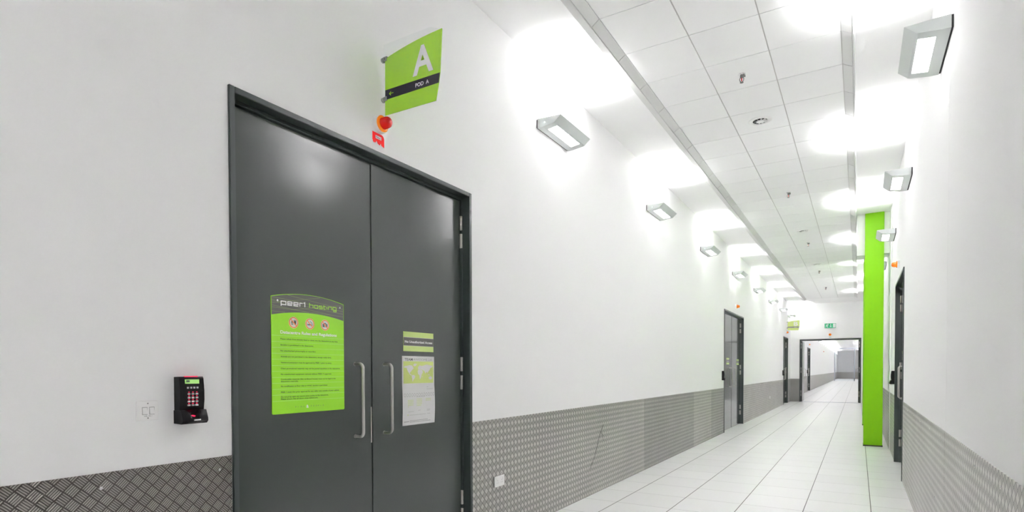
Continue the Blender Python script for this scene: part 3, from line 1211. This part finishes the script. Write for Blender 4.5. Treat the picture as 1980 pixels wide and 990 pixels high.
notice(PB, 3.0235, 3.3545, 1.5995, 1.7385, (LX, 3.189, 1.669), 'green and grey No Unauthorized Access notice above the white poster')
notice(PB, 14.49, 14.84, 1.592, 1.755, (LX, 14.665, 1.67), 'tiny green access notice on the left leaf of the second left door')
notice(PB, 15.83, 16.17, 1.592, 1.740, (LX, 16.0, 1.67), 'tiny green access notice on the right leaf of the second left door')
PR = wall_plane_right(W + .070)
notice(PR, -10.52, -10.19, 1.60, 1.74, (W + .07, 10.35, 1.67), 'green access notice on the far leaf of the right wall door')
notice(PR, -9.62, -9.29, 1.60, 1.74, (W + .07, 9.45, 1.67), 'green access notice on the near leaf of the right wall door')

# ------------------------------------------------------------------ poster
po = empty('team_poster', (LX, 3.187, 1.32), 'white paper poster with a pale green world map on the nearest door', 'poster')
py0, py1, pz0, pz1 = 3.0105, 3.3635, 1.0725, 1.566


def curl(y, z):
    t = max(0, (1.36 - z) / .29)
    u = (y - py0) / (py1 - py0)
    return .0065 * math.sin(min(t, 1) * PI * .95) * (u ** 2) + .004 * math.sin(min(t, 1) * PI) * (1 - u) ** 3


bm = bmesh.new()
NY, NZ = 14, 26
gr = []
for j in range(NZ + 1):
    gr.append([bm.verts.new(PB.p(py0 + (py1 - py0) * i / NY, pz0 + (pz1 - pz0) * j / NZ,
                                 .0008 + curl(py0 + (py1 - py0) * i / NY, pz0 + (pz1 - pz0) * j / NZ))) for i in range(NY + 1)])
for j in range(NZ):
    for i in range(NY):
        bm.faces.new((gr[j][i], gr[j][i + 1], gr[j + 1][i + 1], gr[j + 1][i]))
sh = _link('paper_sheet', bm, 'paper', po)


def flat(bm, pts, d):
    bm.faces.new([bm.verts.new(PB.p(a, b, .0008 + d + curl(a, b))) for a, b in pts])


def flatrect(bm, a0, b0, a1, b1, d, n=6):
    for i in range(n):
        u0, u1 = a0 + (a1 - a0) * i / n, a0 + (a1 - a0) * (i + 1) / n
        flat(bm, [(u0, b0), (u1, b0), (u1, b1), (u0, b1)], d)


wp = lambda a, b: curl(a, b)
bm = bmesh.new()
text(bm, PB, 'TEAM', 3.036, 1.533, .0185, .0016, width=.086, bold=.02)
_link('title_dark', bm, 'navytext', sh)
bm = bmesh.new()
text(bm, PB, 'AWESOME 2.0', 3.129, 1.534, .0175, .0016, width=.204)
_link('title_light', bm, 'pgrey', sh)
bm = bmesh.new()
mx0, mx1, mz0, mz1 = 3.0235, 3.352, 1.371, 1.5285
flatrect(bm, mx0, mz0, mx1, mz1, .0006)
mp = _link('map_field', bm, 'pgreen', sh)
bm = bmesh.new()
LAND = [
    [(.02, .70), (.02, .78), (.10, .80), (.20, .84), (.27, .82), (.31, .74), (.33, .66), (.28, .60), (.24, .50), (.20, .45), (.17, .45), (.14, .52), (.12, .60), (.10, .70)],
    [(.17, .45), (.20, .45), (.22, .38), (.26, .34), (.25, .31), (.20, .36)],
    [(.31, .84), (.36, .92), (.44, .90), (.40, .80), (.35, .77)],
    [(.27, .33), (.34, .34), (.38, .26), (.36, .17), (.32, .10), (.30, .01), (.28, .02), (.28, .16), (.26, .25)],
    [(.46, .52), (.48, .60), (.54, .62), (.62, .58), (.64, .46), (.60, .38), (.58, .24), (.55, .12), (.525, .14), (.52, .30), (.47, .40)],
    [(.47, .62), (.48, .72), (.53, .84), (.58, .80), (.66, .82), (.76, .88), (.88, .84), (.98, .80), (.95, .72), (.90, .70), (.88, .60), (.83, .52), (.80, .42), (.77, .50), (.72, .40), (.69, .52), (.62, .60), (.54, .63)],
    [(.80, .38), (.86, .36), (.88, .31), (.82, .33)],
    [(.83, .20), (.88, .26), (.93, .25), (.96, .16), (.92, .08), (.85, .10)],
    [(.475, .70), (.465, .76), (.485, .78)],
    [(.61, .24), (.63, .28), (.635, .20)],
]
for L in LAND:
    flat(bm, [(mx0 + a * (mx1 - mx0), mz0 + .012 + b * (mz1 - mz0 - .016)) for a, b in L], .0009)
_link('continents', bm, 'paper', mp)
bm = bmesh.new()
for i in range(13):
    cy = 3.036 + .312 * i / 12
    cz = 1.2875
    n = 18
    for k in range(n):
        a0, a1 = 2 * PI * k / n, 2 * PI * (k + 1) / n
        flat(bm, [(cy + r * .92 * math.cos(a), cz + r * 1.15 * math.sin(a)) for r, a in ((.0088, a0), (.0108, a0), (.0108, a1), (.0088, a1))], .0006)
_link('circle_row', bm, 'pgrey', sh)
bm = bmesh.new()
for (a0, nx, b0, nz, last) in ((3.070, 6, 1.250, 5, 1), (3.165, 6, 1.256, 5, 5), (3.264, 6, 1.255, 2, 6)):
    for j in range(nz):
        for i in range(nx if j < nz - 1 else last):
            flat(bm, circle(a0 + i * .0098, b0 - j * .0115, .0034, 8), .0006)
flat(bm, circle(3.066, 1.146, .005, 8), .0006)
_link('green_dots', bm, 'pgreen', sh)
bm = bmesh.new()
for (a0, a1, z) in ((3.272, 3.292, 1.343), (3.272, 3.345, 1.327), (3.160, 3.250, 1.272), (3.070, 3.128, 1.168), (3.175, 3.205, 1.174), (3.270, 3.310, 1.176), (3.272, 3.305, 1.168), (3.275, 3.310, 1.145), (3.080, 3.262, 1.144)):
    flatrect(bm, a0, z - .002, a1, z + .002, .0006)
for i in range(5):
    z = 1.357 - i * .0125
    flatrect(bm, 3.045, z, 3.25, z + .0007, .0006)
_link('small_print', bm, 'plight', sh)
bm = bmesh.new()
flatrect(bm, 3.026, 1.0965, 3.080, 1.101, .0006)
flatrect(bm, 3.086, 1.102, 3.283, 1.105, .0006)
flatrect(bm, 3.086, 1.0925, 3.313, 1.0955, .0006)
_link('footer_print', bm, 'pgrey', sh)

# ------------------------------------------------------------------ light switch
o = empty('light_switch', (0, 1.298, 1.29), 'white double rocker light switch left of the black keypad reader', 'light switch')
sp = _link('switch_plate', bbox(.0002, .009, 1.253, 1.3425, 1.2465, 1.3335, .003, 2), 'pl', o)
for y in (1.2855, 1.3145):
    bm = bmesh.new()
    vs = [bm.verts.new(p) for p in ((.008, y - .0095, 1.274), (.008, y + .0095, 1.274), (.008, y + .0095, 1.3045), (.008, y - .0095, 1.3045),
                                    (.0145, y - .009, 1.275), (.0145, y + .009, 1.275), (.0105, y + .009, 1.3035), (.0105, y - .009, 1.3035))]
    for q in ((0, 1, 2, 3), (4, 5, 6, 7), (0, 1, 5, 4), (1, 2, 6, 5), (2, 3, 7, 6), (3, 0, 4, 7)):
        bm.faces.new([vs[i] for i in q])
    _link('rocker', bm, 'pl', o)
    _link('rocker_gap', B(.0085, .0093, y - .0108, y + .0108, 1.2725, 1.3058), 'plg', o)
for z in (1.3215, 1.2575):
    bm = bmesh.new()
    lathe(bm, (.009, 1.2985, z), (1, 0, 0), [(.0032, 0), (.0028, .0007), (0, .0009)], 10)
    _link('screw', bm, 'plg', o)
bm = bmesh.new()
text(bm, wall_plane_left(.0093), 'VVR_130_1', 1.2985, 1.264, .0052, 0, width=.033, align='C')
_link('lettering', bm, 'navytext', sp)


# ------------------------------------------------------------------ keypad readers
def make_reader(at, full):
    x0, y0, z0 = at          # bottom middle at the wall
    o = empty('keypad_reader', at)
    w = .056
    # body, swept side profile with a slightly bowed front
    bm = bmesh.new()
    prof = [(0, 0), (0, .212), (.040, .213), (.046, .205), (.053, .150), (.053, .105), (.046, .062), (.038, .052), (.038, 0)]
    n = 10
    rings = []
    for i in range(n + 1):
        t = -1 + 2 * i / n
        ww = w * t
        bow = 1 - .07 * t * t
        rings.append([bm.verts.new((x0 + d * bow, y0 + ww, z0 + z)) for d, z in prof])
    for a, b in zip(rings[:-1], rings[1:]):
        for k in range(len(prof)):
            j = (k + 1) % len(prof)
            bm.faces.new((a[k], a[j], b[j], b[k]))
    bm.faces.new(rings[0])
    bm.faces.new(rings[-1])
    body = _link('body', bm, 'blackpl', o)
    # finger rest with its scooped notch
    bm = bmesh.new()
    n = 20
    rings = []
    for i in range(n + 1):
        t = -1 + 2 * i / n
        y = y0 + (w + .003) * t
        s = max(0, 1 - (abs(t) / .55) ** 2)
        zt = .060 - .030 * s
        bulge = .080 - .006 * t * t
        rings.append([bm.verts.new((x0 + a, y, z0 + b)) for a, b in ((.0, .0), (.062, -.002), (bulge, .010), (bulge - .001, .022), (bulge - .010, min(.045, zt - .004)), (.058 if s == 0 else .062, zt), (.03, zt - .006 * s), (.0, zt))])
    m = len(rings[0])
    for a, b in zip(rings[:-1], rings[1:]):
        for k in range(m):
            bm.faces.new((a[k], a[(k + 1) % m], b[(k + 1) % m], b[k]))
    bm.faces.new(rings[0])
    bm.faces.new(rings[-1])
    _link('finger_rest', bm, 'blackpl', o, smooth=True)
    if not full:
        return o
    bm = bmesh.new()
    box(bm, x0 + .034, x0 + .0415, y0 - .030, y0 + .030, z0 + .2115, z0 + .2155)
    tag(_link('status_bar', bm, 'led', o), 'glowing red bar on top')
    bm = bmesh.new()
    box(bm, x0 + .03, x0 + .0495, y0 - .032, y0 + .032, z0 + .181, z0 + .200)
    sc = _link('screen', bm, 'lcd', o)
    bm = bmesh.new()
    box(bm, x0 + .049, x0 + .0500, y0 - .028, y0 - .012, z0 + .187, z0 + .197)
    _link('screen_icon', bm, 'lcdd', sc)
    for i in range(4):
        yy = y0 - .0215 + i * .0145
        _link('function_key', B(x0 + .04, x0 + .0535, yy - .004, yy + .004, z0 + .1585, z0 + .1665), 'key', o)
    for r in range(4):
        for c in range(3):
            yy = y0 - .0180 + c * .0180
            zz = z0 + .134 - r * .0172
            _link('key', B(x0 + .04, x0 + .0555, yy - .0056, yy + .0056, zz - .0035, zz + .0035), 'key', o)
            _link('key_light', B(x0 + .04, x0 + .0547, yy - .0022, yy + .0022, zz + .0064, zz + .0100), 'led', o)
    bm = bmesh.new()
    lathe(bm, (x0 + .048, y0 + .004, z0 + .031), (.3, 0, 1), [(.011, 0), (.010, .002), (0, .003)], 16)
    tag(_link('finger_sensor', bm, 'led', o, smooth=True), 'glowing red fingertip sensor')
    bm = bmesh.new()
    box(bm, x0 + .074, x0 + .0812, y0 - .012, y0 + .020, z0 + .013, z0 + .019)
    _link('badge', bm, 'key', o)
    return o


GK = 'black keypad readers beside doors'
r = make_reader((0, 1.4715, 1.224), True)
tag(r, 'black keypad and fingerprint reader with red lit keys left of the nearest door', 'keypad reader', GK)
r2 = make_reader((0, 13.66, 1.224), False)
tag(r2, 'tiny black reader on the wall just left of the second left door', 'keypad reader', GK)
for loc, rz, lab in (((0, 25.85, 1.224), 0, 'tiny black reader just left of the third left door'),
                     ((W, 11.06, 1.224), PI, 'black reader past the dark door on the right wall'),
                     ((XB, 41.8, 1.224), 0, 'tiny black reader by the door beyond the end doorway')):
    c = copy_tree(r2)
    c.location = loc
    c.rotation_euler = (0, 0, rz)
    tag(c, lab, 'keypad reader', GK)


# ------------------------------------------------------------------ sockets on the tread plate
def socket(y, z, label):
    o = empty('wall_socket', (.0045, y, z), label, 'socket', 'white wall sockets on the tread plate')
    w, h = .078, .046
    _link('socket_plate', bbox(.0047, .0135, y - w, y + w, z - h, z + h, .003, 2), 'pl', o)
    for s in (-1, 1):
        c = y + s * .034
        bm = bmesh.new()
        pl = wall_plane_left(.0135)
        rect(bm, pl, c - .002, z + .004, c + .002, z + .012, 0, .0004)
        rect(bm, pl, c - .014, z - .014, c - .007, z - .010, 0, .0004)
        rect(bm, pl, c + .007, z - .014, c + .014, z - .010, 0, .0004)
        _link('pin_holes', bm, 'plg', o)
        _link('switch_rocker', bbox(.0135, .0165, c + s * .014 - .005, c + s * .014 + .005, z + .012, z + .028, .001, 1), 'pl', o)
    return o


socket(4.148, .503, 'white double socket on the bright plate beside the nearest door')
socket(21.85, .49, 'tiny white socket on the plate between the far left doors')


# ------------------------------------------------------------------ sprinklers and swirl vents in the middle tiles
def make_sprinkler(at):
    x, y, z = at
    o = empty('sprinkler', at)
    bm = bmesh.new()
    lathe(bm, at, (0, 0, -1), [(.036, 0), (.036, .002), (.026, .010), (.018, .014), (.0, .014)], 24)
    _link('escutcheon', bm, 'chrome', o, smooth=True)
    bm = bmesh.new()
    lathe(bm, (x, y, z - .014), (0, 0, -1), [(.016, 0), (.016, .018), (.012, .022), (0, .022)], 6)
    for s in (-1, 1):
        tube(bm, [(x + s * .012, y, z - .030), (x + s * .019, y, z - .046), (x + s * .016, y, z - .064), (x + s * .003, y, z - .077)], .0036, 8)
    box(bm, x + .014, x + .034, y - .008, y + .008, z - .030, z - .016)
    _link('body', bm, 'brass', o, smooth=True)
    bm = bmesh.new()
    lathe(bm, (x, y, z - .036), (0, 0, -1), [(.0, 0), (.005, .002), (.005, .030), (0, .034)], 10)
    _link('glass_bulb', bm, 'bulb', o, smooth=True)
    bm = bmesh.new()
    lathe(bm, (x, y, z - .078), (0, 0, -1), [(.005, -.004), (.005, 0), (.017, .001), (.017, .004), (0, .004)], 18)
    _link('deflector', bm, 'brass', o, smooth=True)
    return o


XM = TX + 1.5 * TP
GS = 'sprinklers along the ceiling'
s0 = make_sprinkler((XM, 5.97, HT))
tag(s0, 'sprinkler head nearest the camera on the ceiling tiles', 'sprinkler', GS)
for k, y in enumerate((10.33, 14.63, 18.9, 22.85)):
    c = copy_tree(s0)
    c.location = (XM, y, HT)
    tag(c, '%s sprinkler head from the camera along the ceiling tiles' % ORD[k + 1], 'sprinkler', GS)


def make_vent(at):
    x, y, z = at
    o = empty('ceiling_vent', at)
    bm = bmesh.new()
    lathe(bm, at, (0, 0, -1), [(.128, .0002), (.128, .003), (.122, .007), (.105, .009), (.088, .006), (.080, .003), (.080, .0002)], 40, cap=False)
    _link('flange', bm, 'pl', o, smooth=True)
    bm = bmesh.new()
    lathe(bm, at, (0, 0, -1), [(.081, .0014), (.0, .0014)], 32, cap=False)
    _link('throat', bm, 'dark', o)
    for k in range(10):
        a = 2 * PI * k / 10
        bm = bmesh.new()
        c, s = math.cos(a), math.sin(a)
        pts = []
        for (r, t, d) in ((.028, -.004, .002), (.079, -.010, .002), (.079, .010, .011), (.028, .004, .011)):
            pts.append(bm.verts.new((x + c * r - s * t, y + s * r + c * t, z - d)))
        bm.faces.new(pts)
        bmesh.ops.solidify(bm, geom=bm.faces[:], thickness=.0015)
        _link('vane', bm, 'pl', o)
    bm = bmesh.new()
    lathe(bm, at, (0, 0, -1), [(.040, .004), (.042, .010), (.034, .014), (0, .015)], 28)
    _link('hub', bm, 'pl', o, smooth=True)
    return o


v0 = make_vent((XM, 7.195, HT))
GV = 'round swirl vents along the ceiling'
tag(v0, 'round white swirl vent nearest the camera on the ceiling tiles', 'vent', GV)
for k, y in enumerate((13.35, 17.75)):
    c = copy_tree(v0)
    c.location = (XM, y, HT)
    tag(c, '%s round swirl vent from the camera on the ceiling tiles' % ORD[k + 1], 'vent', GV)

# ------------------------------------------------------------------ exit sign on the end wall
o = empty('exit_sign', (1.588, YE, 3.406), 'green and white running-man exit sign on the end wall', 'exit sign')
ex0, ex1, ez0, ez1 = 1.368, 1.808, 3.306, 3.507
_link('sign_case', bbox(ex0 - .012, ex1 + .012, YE - .035, YE - .0005, ez0 - .014, ez1 + .010, .004), 'white', o)
PX = Plane((0, YE - .035, 0), (1, 0, 0), (0, 0, 1))
bm = bmesh.new()
rect(bm, PX, ex0, ez0, ex1, ez1, .0004, .0015)
fc = _link('sign_face', bm, 'exit', o)
bm = bmesh.new()
rect(bm, PX, 1.692, ez0 + .018, ex1 - .014, ez1 - .014, .0015, .0022)
_link('door_symbol', bm, 'white', fc)
bm = bmesh.new()
poly(bm, PX, [(1.592, 3.485), (1.618, 3.485), (1.618, 3.395), (1.650, 3.395), (1.605, 3.328), (1.560, 3.395), (1.592, 3.395)], .0015, .0022)
_link('arrow_symbol', bm, 'white', fc)
bm = bmesh.new()
poly(bm, PX, circle(1.497, 3.478, .017, 14), .0015, .0022)
stroke(bm, PX, [(1.478, 3.455), (1.452, 3.395)], .034, .0015, .0022)
stroke(bm, PX, [(1.474, 3.448), (1.508, 3.432), (1.528, 3.448)], .015, .0015, .0022)
stroke(bm, PX, [(1.470, 3.452), (1.432, 3.448), (1.412, 3.420)], .015, .0015, .0022)
stroke(bm, PX, [(1.455, 3.395), (1.490, 3.375), (1.482, 3.325)], .018, .0015, .0022)
stroke(bm, PX, [(1.450, 3.395), (1.432, 3.360), (1.392, 3.356)], .018, .0015, .0022)
_link('running_man_symbol', bm, 'white', fc)

# helper property is not part of the scene description
for _o in bpy.data.objects:
    if '_w' in _o:
        del _o['_w']
